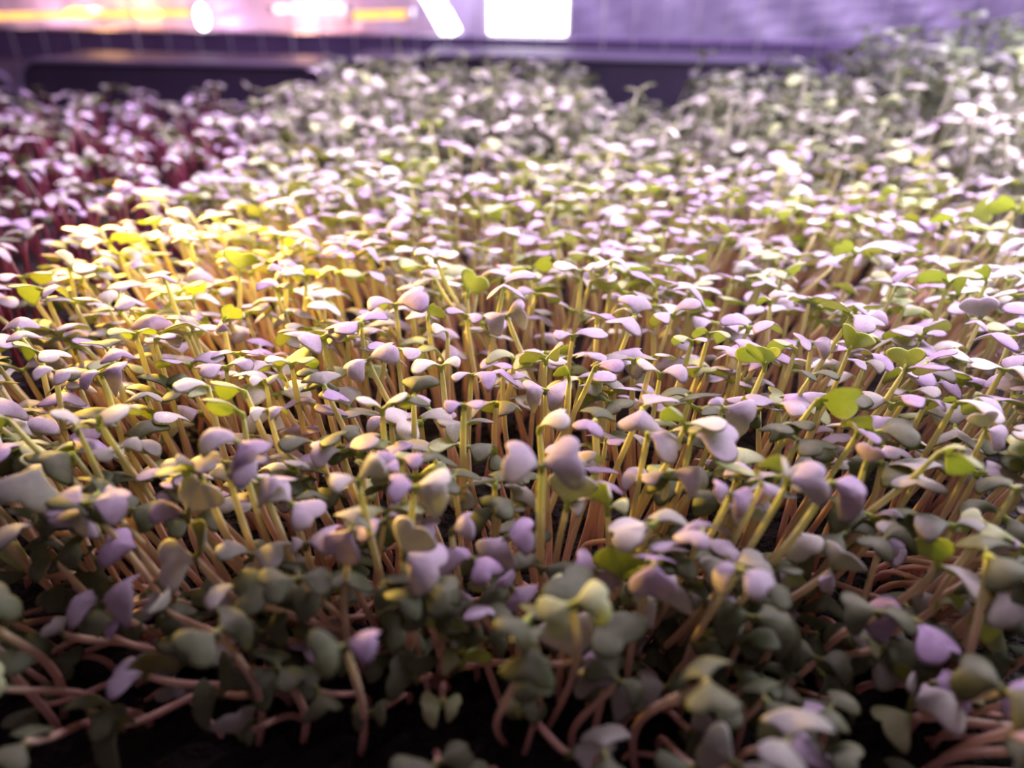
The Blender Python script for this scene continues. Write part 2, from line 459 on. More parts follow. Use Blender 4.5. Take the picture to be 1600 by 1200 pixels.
def lamp(name, label, cat, pts, r, m, house=True):
    o = np.mean(np.array(pts), axis=0); e = tag(empty(name, o), label, cat)
    v, f = tube(np.array(pts) - o, r, 12); link_mesh('tube', v, f, [m], None, e)
    if house:
        P = np.array(pts) - o; d = (P[-1] - P[0]) / np.linalg.norm(P[-1] - P[0])
        for s, q in ((-1, P[0]), (1, P[-1])):
            v, f = tube([q, q + d * s * .012], r * 1.15, 12); link_mesh('end_cap', v, f, [WIRE], None, e)
    # bracket to the wall
    v, f = tube([np.array([0, r * .5, 0]), np.array([0, 1.325 - o[1], 0])], .004, 6); link_mesh('bracket', v, f, [WIRE], None, e)
    return e


YW = 1.24
lamp('light_tube', 'slanting white light tube low on the foil wall', 'lamp', [at_Y(655, -40, YW), at_Y(707, 54, YW)], .014, LWHITE)
lamp('amber_light_tube', 'long amber light tube low on the foil wall', 'lamp', [at_Y(-40, 26, YW + .01), at_Y(300, 20, YW + .01)], .005, LAMBER)
lamp('pale_light_tube', 'short pinkish white light tube beside the amber tube', 'lamp', [at_Y(430, 14, YW), at_Y(540, 12, YW)], .005, LPINK)
lamp('amber_light_tube', 'short amber light tube beside the slanting white tube', 'lamp', [at_Y(552, 24, YW + .01), at_Y(636, 22, YW + .01)], .006, LAMBER)
for px, py, lb in ((122, 19, 'small amber bulb at the far end of the amber tube'), (232, 22, 'small amber bulb nearer the round white bulb')):
    c = at_Y(px, py, YW - .02); an = np.linspace(0, math.pi, 9)
    e = tag(empty('amber_bulb', c), lb, 'lamp')
    v, f = tube([np.array([-.020 * math.cos(a), 0, 0]) for a in an], np.sin(an) * .006 + .0002, 10); link_mesh('bulb', v, f, [glow('amber_bulb_light', (1, .55, .08), 5)], None, e)
    v, f = tube([(0, .008, 0), (0, 1.325 - c[1], 0)], .003, 6); link_mesh('bracket', v, f, [WIRE], None, e)
c = at_Y(316, 27, YW - .02); an = np.linspace(0, math.pi, 9); e = tag(empty('white_bulb', c), 'round white bulb on the foil wall above the dark rail', 'lamp')
v, f = tube([np.array([0, 0, -.017 * math.cos(a)]) for a in an], np.sin(an) * .009 + .0002, 12); link_mesh('bulb', v, f, [LWHITE], None, e)
v, f = tube([(0, .008, 0), (0, 1.325 - c[1], 0)], .003, 6); link_mesh('bracket', v, f, [WIRE], None, e)
a, b = at_Y(764, -30, YW), at_Y(884, 54, YW); o = np.array([(a[0] + b[0]) / 2, YW + .02, (a[2] + b[2]) / 2])
e = tag(empty('panel_light', o), 'square white light panel glaring on the foil wall', 'lamp')
v, f = boxvf(a[0], b[0], YW, YW + .004, b[2], a[2]); link_mesh('diffuser', np.array(v) - o, f, [LWHITE], None, e, smooth=False)
v, f = boxvf(a[0] - .004, b[0] + .004, YW + .004, 1.315, b[2] - .004, a[2] + .004); link_mesh('housing', np.array(v) - o, f, [WIRE], None, e, smooth=False)
# lights that those lamps give
for px, py, pw, c in ((160, 16, .9, (1, .48, .18)), (470, 14, .8, (1, .50, .30)), (310, 30, .35, (1, .7, .8)), (40, 30, .4, (1, .6, .6))):
    d = bpy.data.lights.new('wall_glow', 'POINT'); d.energy = pw; d.color = c; d.shadow_soft_size = .02
    o = bpy.data.objects.new('wall_glow', d); col.objects.link(o); o.location = at_Y(px, py, 1.255)
# wire guard in front of the rail
e = tag(empty('wire_guard', (0, 1.06, SHELF)), 'grille of thin pale upright wires standing in front of the rail', 'grille')
k = 0; px = -20
while px < 1640:
    q = at_Y(px, 90, 1.06); x = q[0]
    v, f = tube([(x, 0, .0), (x, 0, .36)], .0007 if k % 5 else .0014, 6); link_mesh('wire', v, f, [WIRE], None, e); k += 1; px += 48
v, f = tube([(-1.0, 0, .36), (1.0, 0, .36)], .003, 6); link_mesh('top_bar', v, f, [WIRE], None, e)

# ------------------------------------------------------------------ seedlings picked out of the photograph
UPV = np.array([0, 0, 1.0])
TILT = np.array([0, .50, 1.0]); TILT /= np.linalg.norm(TILT)
# phrase, landmark?, x, y, lift mm (or mm nearer for the front), (base dx, dy mm), colours, leaves (du, dv, away, face)
HEROES = [
 ('tall leaning sprout with white cupped leaves', 1, 680, 404, 16, (34, 6), 'ww', [(-26, -20, 10, .1), (38, -12, 0, .1)]),
 ('violet sprout with one wing raised', 1, 618, 476, 5, (-2, 4), 'lv', [(-42, -12, 5, .1), (48, -24, 0, .35)]),
 ('sprout with a folded grey leaf below the tall leaning sprout', 0, 680, 436, 6, (34, 6), 'll', [(-34, 8, 0, .1), (-10, -18, 10, .1)]),
 ('lavender butterfly pair on a slanting stem', 1, 575, 562, 2, (20, 4), 'll', [(-36, 20, -15, .35), (42, -26, 5, .3)]),
 ('pale flat pair above a thick pale stem', 0, 690, 572, 2, (3, 0), 'ww', [(-48, -8, 4, .1), (28, -16, 4, .1)]),
 ('wide funnel sprout with pale top', 1, 597, 640, 4, (1, 4), 'ww', [(-38, -22, 0, -.1), (42, -28, 0, -.1)]),
 ('round lime leaf held upright on a thin stem', 1, 730, 462, 3, (-2, 3), 'g', [(16, -34, 5, -.6)]),
 ('lime pair of domed leaves with crossed stems', 1, 829, 420, 6, (-2, 2), 'gg', [(-32, 2, 0, -.2), (34, -14, 0, -.25)]),
 ('white spread pair on a forked stem', 1, 909, 424, 9, (-8, 4), 'ww', [(-44, -16, 2, .1), (20, -14, -10, .1)]),
 ('narrow pale leaf beside the white spread pair', 0, 922, 442, 6, (-14, 4), 'w', [(40, -12, 0, -.1)]),
 ('speckled lavender pair turned to the viewer', 1, 792, 492, 3, (16, 0), 'll', [(-34, 14, -8, .5), (30, -8, -8, .7)]),
 ('dark backed broad pair', 0, 853, 562, 0, (0, 6), 'kk', [(-38, -10, -10, -.35), (20, -24, 10, -.3)]),
 ('lavender drooping pair on twin stems', 0, 895, 524, 3, (-4, 4), 'll', [(-30, -8, 0, .2), (54, -6, 0, .2)]),
 ('green cup leaf on a slanting stem beside the violet dome', 0, 890, 590, 3, (6, 2), 'g', [(-10, -20, 2, -.35)]),
 ('violet dome leaf on a stem bent over', 1, 930, 572, 8, (-22, 0), 'v', [(44, -8, -6, .25)]),
 ('pale thick dome beside the speckled pair', 0, 700, 520, 1, (2, 0), 'w', [(-24, -16, -6, .1)]),
 ('level violet sprout with straight stem', 0, 737, 585, 3, (2, 0), 'vl', [(40, -2, 0, .1), (-30, -2, 4, .1)]),
 ('dusky violet pair shaped like a bow tie', 1, 725, 632, 6, (2, 0), 'vv', [(-32, -4, -4, .15), (32, -4, -4, .15)]),
 ('ivory leaf tilted up like a sail', 1, 842, 668, 6, (4, 4), 'w', [(46, -26, -4, .25)]),
 ('arched lavender leaf behind the speckled pair', 0, 728, 492, 3, (4, 0), 'll', [(-26, -14, 6, .1), (30, 2, -6, .1)]),
 ('lime cup on a long slanting stem', 1, 849, 326, 8, (18, 4), 'gg', [(-30, -18, 0, -.3), (14, -10, 6, -.1)]),
 ('violet topped lime pair far back in the bed', 0, 645, 336, 2, (0, 3), 'vg', [(-26, -6, 0, 0), (30, -8, 0, 0)]),
 ('lime pair on crossed stems far back in the bed', 0, 757, 338, 2, (0, 3), 'gg', [(-24, -6, 0, -.1), (26, -10, 0, -.3)]),
 ('broad grey pair lying open', 1, 852, 608, -4, (2, 4), 'll', [(-34, 2, -10, .6), (32, 12, -14, .6)]),
 ('lime leaf curled like a spoon', 0, 668, 494, 2, (4, 2), 'g', [(14, -18, 0, -.4)]),
 # upper side near the red-stemmed bed
 ('violet topped cluster beside a lime leaf', 1, 68, 452, 6, (3, 3), 'lg', [(32, -4, -6, .1), (-46, -2, 0, -.3)]),
 ('sprout with a white curled crown', 1, 108, 416, 6, (-1, 3), 'wl', [(-2, -24, 4, .1), (50, 2, -4, .2)]),
 ('lime heart leaf standing up against the glow', 1, 374, 424, 8, (-12, 4), 'g', [(2, -30, 4, -.7)]),
 ('sprout with a brown seed husk on its leaf', 1, 446, 428, 7, (-4, 3), 'll', [(-16, -18, 0, .1), (30, -14, 0, .1)]),
 ('tall pale umbrella sprout on a thin stem', 0, 479, 432, 8, (-6, 3), 'wg', [(-36, -12, 4, 0), (14, -10, -8, -.2)]),
 ('flat violet umbrella over a short green stem', 0, 433, 450, 3, (0, 3), 'vl', [(-28, -10, 0, .1), (22, -8, 0, .1)]),
 ('flat lime funnel between two pale stems', 1, 212, 522, 4, (2, 3), 'gg', [(-34, -10, 0, -.1), (26, -10, 0, -.1)]),
 ('violet topped funnel behind a grey gap', 0, 242, 530, 2, (0, 3), 'lv', [(-6, -8, 4, 0), (38, -8, 0, .1)]),
 ('violet bead-like pair nearest the bed edge', 1, 86, 580, 6, (-5, 2), 'll', [(-28, -6, -6, .3), (34, 6, -8, .4)]),
 ('violet bead-like pair touching a second one', 1, 158, 582, 6, (-4, 2), 'vv', [(-34, 8, -4, .4), (38, -4, -4, .6)]),
 ('lime and white wings above the bead-like pairs', 1, 60, 550, 3, (0, 2), 'gw', [(-28, -16, 0, -.3), (44, 10, -6, .2)]),
 ('big white spoon leaf on a bent stem', 1, 152, 652, 8, (16, 4), 'w', [(62, -18, -4, .1)]),
 ('tall white sprout with a thick forked stem', 1, 121, 668, 10, (3, 3), 'wg', [(-30, -30, 0, -.1), (16, -4, -10, .1)]),
 ('lime corner leaf on a long side stem', 1, 14, 656, 8, (34, 4), 'g', [(-30, -14, 0, -.3)]),
 ('long lime arched leaf over a pale stem', 1, 380, 646, 4, (8, 3), 'g', [(-62, -20, -4, -.25)]),
 ('smaller lime arched leaf', 0, 384, 612, 2, (6, 3), 'g', [(-50, -16, -4, -.25)]),
 ('round pale dome pair stacked behind another', 0, 415, 594, 1, (2, 3), 'wk', [(-22, -6, -8, .2), (24, -8, -8, .2)]),
 ('round pale dome pair closest to the long lime arch', 0, 418, 640, 1, (2, 3), 'wl', [(-26, -2, -8, .2), (28, -2, -8, .2)]),
 ('level pale funnel on a straight stem', 0, 455, 568, 3, (2, 2), 'wg', [(-36, -12, 0, -.1), (40, -10, 0, -.1)]),
 ('white arched leaf beside the bead-like pairs', 0, 326, 604, 2, (6, 3), 'w', [(-46, -14, 0, .15)]),
 ('lime arch leaf leaning over the yellow stems', 0, 348, 500, 2, (2, 2), 'gv', [(20, -22, 0, -.3), (-8, 20, -8, -.1)]),
 # upper side near the pale bed
 ('big lime heart leaf on a thick slanting stem', 1, 1277, 624, 9, (-18, 6), 'g', [(58, 2, -16, -.45)]),
 ('lime sprout with a violet wing', 1, 1414, 578, 8, (-18, 4), 'gv', [(8, -34, 6, -.4), (58, -4, -6, -.1)]),
 ('round lime leaf on a thin stem leaning away', 1, 1326, 548, 5, (-10, 3), 'g', [(16, -32, 4, -.55)]),
 ('wide flat lime umbrella on a tall stem', 1, 1482, 442, 11, (3, 3), 'gg', [(-38, -22, 2, -.15), (40, -20, 2, -.15)]),
 ('lime dome joined to the wide flat umbrella', 0, 1542, 440, 10, (2, 3), 'g', [(-10, -22, 4, -.35)]),
 ('lime and cream cup pair in the soft blur', 1, 1336, 396, 6, (0, 3), 'gw', [(-24, -18, 0, -.3), (60, -16, 0, 0)]),
 ('big lime umbrella against the pale bed', 1, 1588, 330, 16, (2, 2), 'gg', [(-32, -22, 0, -.3), (34, -20, 0, -.3)]),
 ('lime twisted leaf before the pale bed', 1, 1512, 340, 8, (-3, 3), 'g', [(32, -26, 0, -.45)]),
 ('flat lime leaf hovering on two stems', 0, 1490, 345, 6, (-2, 3), 'gw', [(-34, -6, 0, -.15), (8, -4, 8, 0)]),
 ('lime sprout leaning on a forked stem in the blur', 0, 1208, 336, 5, (-10, 3), 'gg', [(-12, -14, 0, -.3), (32, -6, 0, -.1)]),
 ('white dome over a green cup', 1, 1204, 470, 5, (2, 3), 'gw', [(-18, -6, -6, -.3), (14, -18, 4, .1)]),
 ('level lavender umbrella beside the white dome', 0, 1266, 466, 4, (0, 3), 'll', [(-30, -4, 0, 0), (30, -4, 0, 0)]),
 ('flat notched sprout on a curved stem', 1, 1082, 532, 5, (-8, 3), 'gl', [(-34, -6, 0, -.1), (22, -4, 0, 0)]),
 ('lime arched pair on a bundle of stems', 0, 1108, 520, 4, (-2, 3), 'gg', [(-24, -6, 0, -.3), (34, 4, 0, -.1)]),
 ('lime leaf curled over a long bent stem', 1, 1196, 572, 7, (-10, 3), 'gg', [(-34, -34, 0, -.25), (6, -30, 4, -.35)]),
 ('slim lime leaf beside the curled one', 0, 1244, 544, 4, (-4, 3), 'g', [(-40, -12, 0, -.2)]),
 ('lavender notched leaf facing forward', 1, 1268, 536, 4, (2, 3), 'll', [(-24, -4, -10, .5), (28, 2, -10, .5)]),
 ('broad lavender sprout under the violet wing', 0, 1352, 566, 1, (0, 3), 'lk', [(-24, 0, -10, .4), (28, 2, -8, .3)]),
 ('large white sprout with ragged edge', 1, 1032, 584, 6, (-4, 3), 'wl', [(-34, -26, 0, .1), (38, -14, -4, .2)]),
 ('large grey notched leaf lying open', 1, 1130, 636, 3, (-6, 4), 'll', [(42, 28, -16, .8), (-12, -16, 10, .3)]),
 ('white topped green funnel pair', 1, 1072, 664, 7, (-14, 4), 'gw', [(-30, -30, 0, -.2), (58, -12, -4, 0)]),
 ('long lavender leaf hanging sideways', 1, 1012, 676, 6, (0, 4), 'l', [(50, 32, -8, .35)]),
 ('pink lavender double leaf beside the hanging one', 1, 1082, 676, 7, (-12, 4), 'l', [(70, 18, -10, .4)]),
 ('lavender leaf pair held upright', 0, 1532, 500, 3, (-6, 3), 'll', [(-2, -36, 0, .35), (-16, 6, -12, .5)]),
 ('plump lavender pair near the pale bed', 1, 1540, 672, 4, (-6, 3), 'll', [(-8, -28, -6, .5), (28, 16, -10, .5)]),
 ('broad lime blade on the longest slanting stem', 1, 1468, 706, 8, (-30, 6), 'gg', [(62, 26, -10, -.2), (36, -10, 4, -.2)]),
 ('lime leaf with a white pointed partner', 0, 1494, 628, 5, (-4, 3), 'gw', [(-14, -8, 0, -.3), (66, 12, -4, .1)]),
 ('flat violet sprout with thin edge', 0, 1450, 624, 4, (-3, 3), 'vv', [(-48, -4, 0, .05), (28, 8, 0, .05)]),
 ('folded violet leaf like a beak', 1, 1340, 676, 6, (-16, 4), 'vv', [(34, 6, -4, .2), (-10, -18, 0, 0)]),
 ('small closed violet bud', 0, 1352, 724, 4, (-4, 2), 'v', [(10, -28, -4, .4)]),
 ('big pale dome with a grey partner', 1, 1232, 752, 10, (-10, 4), 'wl', [(-16, -44, -8, .3), (58, -6, -14, .6)]),
 ('rounded violet leaf beside the big pale dome', 1, 1298, 752, 8, (-20, 4), 'v', [(54, 26, -8, .55)]),
 ('small violet dumbbell pair', 1, 1142, 770, 4, (-18, 4), 'vv', [(-28, -14, -4, .4), (30, 16, -8, .5)]),
 ('violet pair tucked beside the big pale dome', 0, 1190, 756, 4, (-16, 4), 'vv', [(-4, -22, -4, .4), (18, 22, -8, .4)]),
 # front of the bed
 ('white folded leaf pointing down', 1, 1246, 830, 6, (-16, 6), 'w', [(18, 38, -14, .5), (-16, -36, 4, .3)]),
 ('plump grey dome pair over a cupped leaf', 1, 1300, 890, 8, (-20, 8), 'kl', [(14, -36, -14, .6), (-10, 36, -10, -.1)]),
 ('lime and white rabbit-ear pair', 1, 1466, 884, 8, (-16, 6), 'gw', [(-8, -44, 0, -.3), (64, 18, -8, .1)]),
 ('round lime pair below the rabbit-ear pair', 1, 1482, 930, 6, (-8, 8), 'gg', [(-24, 10, -8, -.4), (24, 2, -8, -.4)]),
 ('large yellow green leaf near the bed corner', 1, 1520, 966, 8, (6, 10), 'g', [(50, 8, -4, -.55)]),
 ('pale green broad pair low in the front', 1, 1424, 1100, 14, (50, 6), 'kw', [(2, -58, 0, .3), (74, -10, -10, .4)]),
 ('dusky violet leaf above the broad pair', 1, 1456, 1066, 12, (20, 10), 'v', [(62, 10, -6, .5)]),
 ('round olive leaf beside the pale green broad pair', 0, 1424, 1118, 12, (30, 6), 'g', [(-54, 10, -4, .4)]),
 ('dark grey violet pair bowed forward', 1, 1100, 940, 6, (-10, 8), 'lk', [(52, -6, -12, .5), (-22, -12, -6, .3)]),
 ('pale rounded pair beside the bowed dark pair', 1, 1028, 938, 8, (-8, 8), 'ww', [(-36, 8, -10, .7), (34, -28, -6, .6)]),
 ('large white heart leaf low in the front', 1, 902, 1032, 14, (-40, 12), 'wl', [(-12, -70, 0, .7), (58, 0, -8, .4)]),
 ('bright lime double leaf', 1, 968, 904, 8, (-6, 8), 'gg', [(-2, -48, 0, -.5), (30, -20, -6, -.5)]),
 ('bright violet double leaf on its own', 1, 932, 892, 10, (-8, 10), 'vv', [(-34, -20, -4, .5), (28, 30, -10, .6)]),
 ('violet pair of round leaves hanging down', 1, 800, 918, 12, (4, 12), 'vv', [(-12, -22, -4, .5), (24, 26, -10, .7)]),
 ('dusky violet twisted cluster', 1, 790, 838, 10, (6, 10), 'vl', [(46, -10, -8, .5), (-24, 40, -12, .5)]),
 ('pale lavender leaf with a bright top', 1, 705, 828, 12, (2, 12), 'l', [(34, -22, -8, .4), (-34, -18, -6, .5)]),
 ('soft cream leaf on a long curved bare stem', 1, 630, 866, 24, (-4, 24), 'wl', [(20, -50, -6, .4), (64, 24, -8, .5)]),
 ('big lavender pair on a long green stem', 1, 846, 728, 12, (4, 6), 'll', [(-58, -22, -8, .45), (62, -20, -10, .55)]),
 ('pale dome sprout under the big lavender pair', 1, 886, 790, 4, (0, 6), 'kk', [(6, -52, -6, .4), (28, -8, -10, .3)]),
 ('pale arch leaf with a green hollow', 1, 950, 796, 4, (4, 6), 'wg', [(-8, -46, 0, -.2), (30, -20, -4, -.1)]),
 ('big pale dome with a green funnel stem', 1, 560, 752, 8, (4, 6), 'ww', [(-46, -10, -12, .1), (24, -46, 0, .15)]),
 ('flat violet sprout beside the pale green funnel', 0, 626, 716, 6, (0, 6), 'vv', [(-40, -10, 0, .2), (38, -4, -4, .2)]),
 ('large white oval leaf with a violet twin', 1, 648, 760, 6, (-2, 6), 'wv', [(58, -2, -12, .6), (-40, -6, -6, .4)]),
 ('big violet pair curling at the end', 1, 372, 690, 10, (6, 6), 'lv', [(-54, -18, -4, .3), (40, 22, -12, .5)]),
 ('lower violet pair under the big curling one', 0, 352, 722, 6, (6, 6), 'll', [(-42, -6, -6, .3), (58, 2, -8, .4)]),
 ('white folded leaf with a dark violet back', 1, 292, 806, 12, (6, 8), 'wv', [(22, -56, -4, .4), (-44, -26, -10, .2)]),
 ('broad ivory and grey pair', 1, 306, 872, 12, (8, 10), 'wk', [(-54, 8, -16, .7), (20, -52, -4, .3)]),
 ('long white leaf lying level on a slanting stem', 1, 368, 918, 14, (34, 16), 'ww', [(-46, 6, -6, .2), (42, -8, -4, .2)]),
 ('wide grey green pair with thick leaves', 1, 392, 866, 6, (10, 8), 'kk', [(-46, -22, -4, .1), (60, -12, -8, .3)]),
 ('blue violet domed leaf', 1, 215, 858, 10, (8, 8), 'v', [(-50, -14, -10, .5)]),
 ('pale double dome with a red fleck', 1, 158, 940, 12, (12, 12), 'll', [(56, -34, -8, .4), (-50, 4, -8, .4)]),
 ('deep violet leaf under the pale double dome', 0, 162, 986, 10, (14, 14), 'v', [(32, -24, -4, .2)]),
 ('round cream leaf curled over itself', 1, 258, 952, 12, (14, 12), 'wk', [(10, -40, -14, .5), (-26, -16, -10, .5)]),
 ('small pale leaf near the lower bed edge', 0, 100, 990, 8, (16, 10), 'k', [(-22, -20, -4, .3)]),
 ('grey violet pair in the shade', 1, 226, 1056, 14, (30, 14), 'vl', [(24, -42, -10, .4), (-52, -2, -8, .4)]),
 ('large dark round pair near the soil', 1, 345, 1082, 10, (14, 16), 'dd', [(-46, 14, -8, .6), (26, -44, -4, .6)]),
 ('small cream olive pair low near the soil', 0, 375, 1148, 12, (10, 16), 'kd', [(-6, -40, -4, .4), (24, -14, -6, .5)]),
 ('dark olive drooping leaf close to the soil', 1, 190, 1134, 14, (14, 18), 'dd', [(-46, 44, -6, .4), (10, -20, -4, .3)]),
 ('large grey green leaf lying flat', 1, 58, 730, 2, (2, 4), 'k', [(0, 54, -50, .6)]),
 ('long lavender pair with a pink seed husk', 1, 456, 786, 8, (6, 6), 'll', [(-34, -36, -4, .3), (42, 24, -12, .5)]),
 ('lavender leaf with a red husk at its tip', 1, 476, 850, 6, (4, 8), 'll', [(60, -22, -4, .3), (-18, -8, -8, .4)]),
 ('dark olive round pair behind the pale double dome', 0, 86, 872, 2, (6, 8), 'dd', [(-36, 6, -10, .6), (44, -22, -4, .5)]),
 ('pale leaf at the outermost corner of the bed', 0, -4, 828, 6, (8, 8), 'k', [(48, -4, -8, .3)]),
 ('large dark green pair facing forward', 1, 412, 986, 4, (8, 14), 'dd', [(-36, 10, -4, .7), (38, -12, -4, .7)]),
 ('lime curled leaf behind the white folded leaf', 1, 312, 738, 3, (6, 4), 'gk', [(-64, -2, -4, -.1), (-30, -26, 4, -.3)]),
 ('yellow olive round pair low in the middle', 1, 722, 1036, 8, (2, 16), 'gg', [(-30, -16, -6, .5), (36, -24, -6, -.4)]),
 ('yellow olive drooping pair nearest the bare soil', 1, 692, 1096, 12, (-2, 18), 'gg', [(-34, 10, -6, .6), (28, 8, -6, .6)]),
 ('olive leaf under the cream leaf stem', 0, 690, 990, 6, (0, 16), 'gd', [(6, -34, -4, -.4), (44, 8, -6, -.3)]),
 ('small dark pair low beside the bare soil', 0, 578, 1112, 10, (6, 18), 'dd', [(-30, 6, -4, .6), (26, -8, -4, .5)]),
 ('dusky oval leaf at the lowest front edge', 1, 888, 1176, 18, (-14, 20), 'k', [(76, 0, -8, .4)]),
 ('dark paired leaf below the violet hanging pair', 0, 760, 1000, 4, (2, 16), 'dd', [(-30, -14, -4, .6), (34, -4, -4, .6)]),
 ('wide olive pair under the bowed dark pair', 0, 1040, 1072, 10, (-8, 18), 'kd', [(-44, -6, -6, .5), (36, -8, -6, .5)]),
 ('small upright olive pair below the large white heart', 0, 812, 1112, 12, (-2, 18), 'gd', [(-14, -40, -4, .2), (32, -8, -4, .4)]),
 ('dark green round pair beside the long bare stem', 0, 650, 1060, 4, (2, 14), 'dd', [(-44, -10, -4, .6), (6, -40, -4, .6)]),
 ('olive and cream pair above the trailing stems', 0, 1080, 1140, 14, (-8, 20), 'kd', [(28, -30, -4, .5), (22, 30, -6, .5)]),
 ('small olive pair above the stems near the pale green broad pair', 0, 1380, 1010, 6, (-8, 14), 'gd', [(-30, -10, -4, .3), (24, 10, -4, .3)]),
]
FLOOR_Y = 0.127


def hero_plants():
    out = []
    for (ph, key, x, y, lift, (bx, by), cols, lv) in HEROES:
        rng = random.Random(hash_str(ph))
        if y <= 770: h = at_z(x, y, CANOPY + lift / 1000)
        else: h = at_depth(x, y, .222 - (y - 760) / 390 * .020 - lift / 1000 * .7)
        D = proj(h)[2]
        base = np.array([h[0] + bx / 1000, max(h[1] + by / 1000, FLOOR_Y + rng.uniform(0, .03)), SOIL])
        leaves = []
        for (du, dv, dk, fc) in lv:
            v = CRn @ np.array([du, -dv, -dk], float); L3 = np.linalg.norm(v) * D / F
            v = v / np.linalg.norm(v)
            tc = CAMP - h; tc = tc / np.linalg.norm(tc)
            up = TILT * (1 - abs(fc)) + tc * fc
            if abs(np.dot(up / np.linalg.norm(up), v)) > .93: up = up + np.array([.3, .4, .2])
            L = L3 / 1.02
            leaves.append((v, up, L, dict(wide=rng.uniform(1.08, 1.3) * (1.15 if L < .0085 else 1), dome=rng.uniform(.2, .7), curl=rng.uniform(.45, 1.1) if fc > -.3 else rng.uniform(.1, .6), fold=rng.uniform(-.15, .1), pet=.06, notch=rng.uniform(.6, 1.3))))
        und = 'lime' if y < 800 else 'olive'
        if 'g' in cols: und = 'lime'
        p = Plant(base, h, leaves, cols, und, rng, 0, rng.uniform(.00095, .0012), (rng.uniform(-.15, .15), rng.uniform(-.2, .1)), husk='husk' in ph)
        p.phrase, p.key, p.hero = ph, bool(key), True
        out.append(p)
    return out


def hash_str(s):
    h = 7
    for ch in s: h = (h * 31 + ord(ch)) % 1000003
    return h


heroes = hero_plants()
HP = np.array([proj(p.head) for p in heroes])


def pick(rng, w):
    r = rng.random() * sum(w.values())
    for k, v in w.items():
        r -= v
        if r <= 0: return k
    return k


def generic(base, head, rng, L, cols, und, lod, droop=0.0, face=0.0, red=False, rad=.0011, tilt=TILT):
    az = rng.uniform(0, 6.283); leaves = []
    for s in (0, 1):
        a = az + s * math.pi + rng.uniform(-.5, .5); el = rng.gauss(.12 - droop, .28)
        d = np.array([math.cos(a) * math.cos(el), math.sin(a) * math.cos(el), math.sin(el)])
        tc = CAMP - head; tc /= np.linalg.norm(tc)
        up = tilt * (1 - face) + tc * face + np.array([rng.gauss(0, .18), rng.gauss(0, .18), 0])
        d = d - tilt * np.dot(d, tilt) * .35; d /= np.linalg.norm(d)
        if abs(np.dot(up / np.linalg.norm(up), d)) > .95: up = up + np.array([.3, .4, 0])
        leaves.append((d, up, L * rng.uniform(.82, 1.1), dict(wide=rng.uniform(.95, 1.2), dome=rng.uniform(.15, .8), curl=rng.uniform(.3, 1.15) + droop * .4, fold=rng.uniform(-.25, .2), pet=rng.uniform(.04, .16), notch=rng.uniform(.5, 1.3))))
    p = Plant(base, head, leaves, cols, und, rng, lod, rad * rng.uniform(.85, 1.15), (rng.uniform(-.25, .25), rng.uniform(-.25, .25)), red=red)
    p.rad *= .9 if base[1] < .2 else 1; p.hero = False; p.look = cols[0]; return p


def second_pair(p, rng):
    """a lower pair of leaves on the same stem"""
    q = generic(p.base, p.head, rng, np.mean([x[2] for x in p.leaves]) * .9, p.cols, p.und, p.lod, .3, .4)
    for d, up, L, kw in q.leaves:
        t = rng.uniform(.18, .45); kw['off'] = (p.base - p.head) * t * .8 + np.array([0, 0, 0]); p.leaves.append((d, up, L, kw))
    p.cols = p.cols + p.cols; return p


def near_hero(h, L):
    x, y, D = proj(h); r = (.62 if y < 850 else .42) * L / D * F
    d = np.hypot(HP[:, 0] - x, HP[:, 1] - y)
    return bool(np.any((d < r + (28 if y > 640 else 18)) & (HP[:, 2] > D - .012) & (HP[:, 2] < D + .10)))


def in_view(h, m=90):
    x, y, D = proj(h); return -m < x < IW + m and -m < y < IH + 150


main_pop, left_pop, right_pop, back_pop = [], [], [], []
rng = random.Random(11)
# the middle bed
y = .129
while y < YB - .02:
    sp = .0090 if y < .20 else .0104 if y < .30 else .0116
    x = XL + .010
    while x < XR - .006:
        bx, by = x + rng.uniform(-.45, .45) * sp, y + rng.uniform(-.45, .45) * sp
        x += sp
        far = by > .60
        ht = rng.gauss(.056, .007) if rng.random() > .22 else rng.uniform(.026, .05)
        lean = .10 * bx + rng.gauss(0, .006)
        front = max(0, (.200 - by) / .06)
        ly = -.010 * front * rng.random() * 1.6 + rng.gauss(0, .005)
        if front > 0: ht = rng.uniform(.020 + .028 * (1 - min(front, 1)), .060)
        h = np.array([bx + lean, by + ly, SOIL + ht])
        b = np.array([bx, max(by, FLOOR_Y), SOIL])
        if not in_view(h): continue
        L = rng.uniform(.0088, .0130) * (1 - .10 * min(1, max(0, (.25 - by) / .08)))
        back = min(1, max(0, (by - .50) / .14))
        if rng.random() < back:
            hb = ht + rng.uniform(-.005, .030) * back
            hb += .010 * back
            gx = proj(h)[0]
            if 930 < gx < 1080 and by > .64: hb = ht - .008
            h[2] = SOIL + hb
            p = generic(b, h, rng, L * 1.05, pick(rng, {'g': 1.6, 'k': 5, 'w': .2, 'l': 1.8, 'd': 5}) + pick(rng, {'g': 1, 'k': 4, 'd': 2, 'w': 1}), 'sage', 1, .1, .28); second_pair(p, rng)
            back_pop.append(p); continue
        if near_hero(h, L): continue
        low = front > .25
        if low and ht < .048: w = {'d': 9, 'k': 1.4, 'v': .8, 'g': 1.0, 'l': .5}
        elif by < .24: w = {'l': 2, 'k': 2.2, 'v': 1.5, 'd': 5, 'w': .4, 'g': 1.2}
        else: w = {'l': 5, 'v': 1.8, 'w': 2.2, 'g': 1.7, 'k': 1.2}
        c = pick(rng, w); c2 = c if rng.random() < .75 else pick(rng, w)
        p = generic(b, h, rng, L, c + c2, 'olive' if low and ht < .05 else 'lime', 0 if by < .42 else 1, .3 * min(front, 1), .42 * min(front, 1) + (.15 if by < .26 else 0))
        main_pop.append(p)
    y += sp
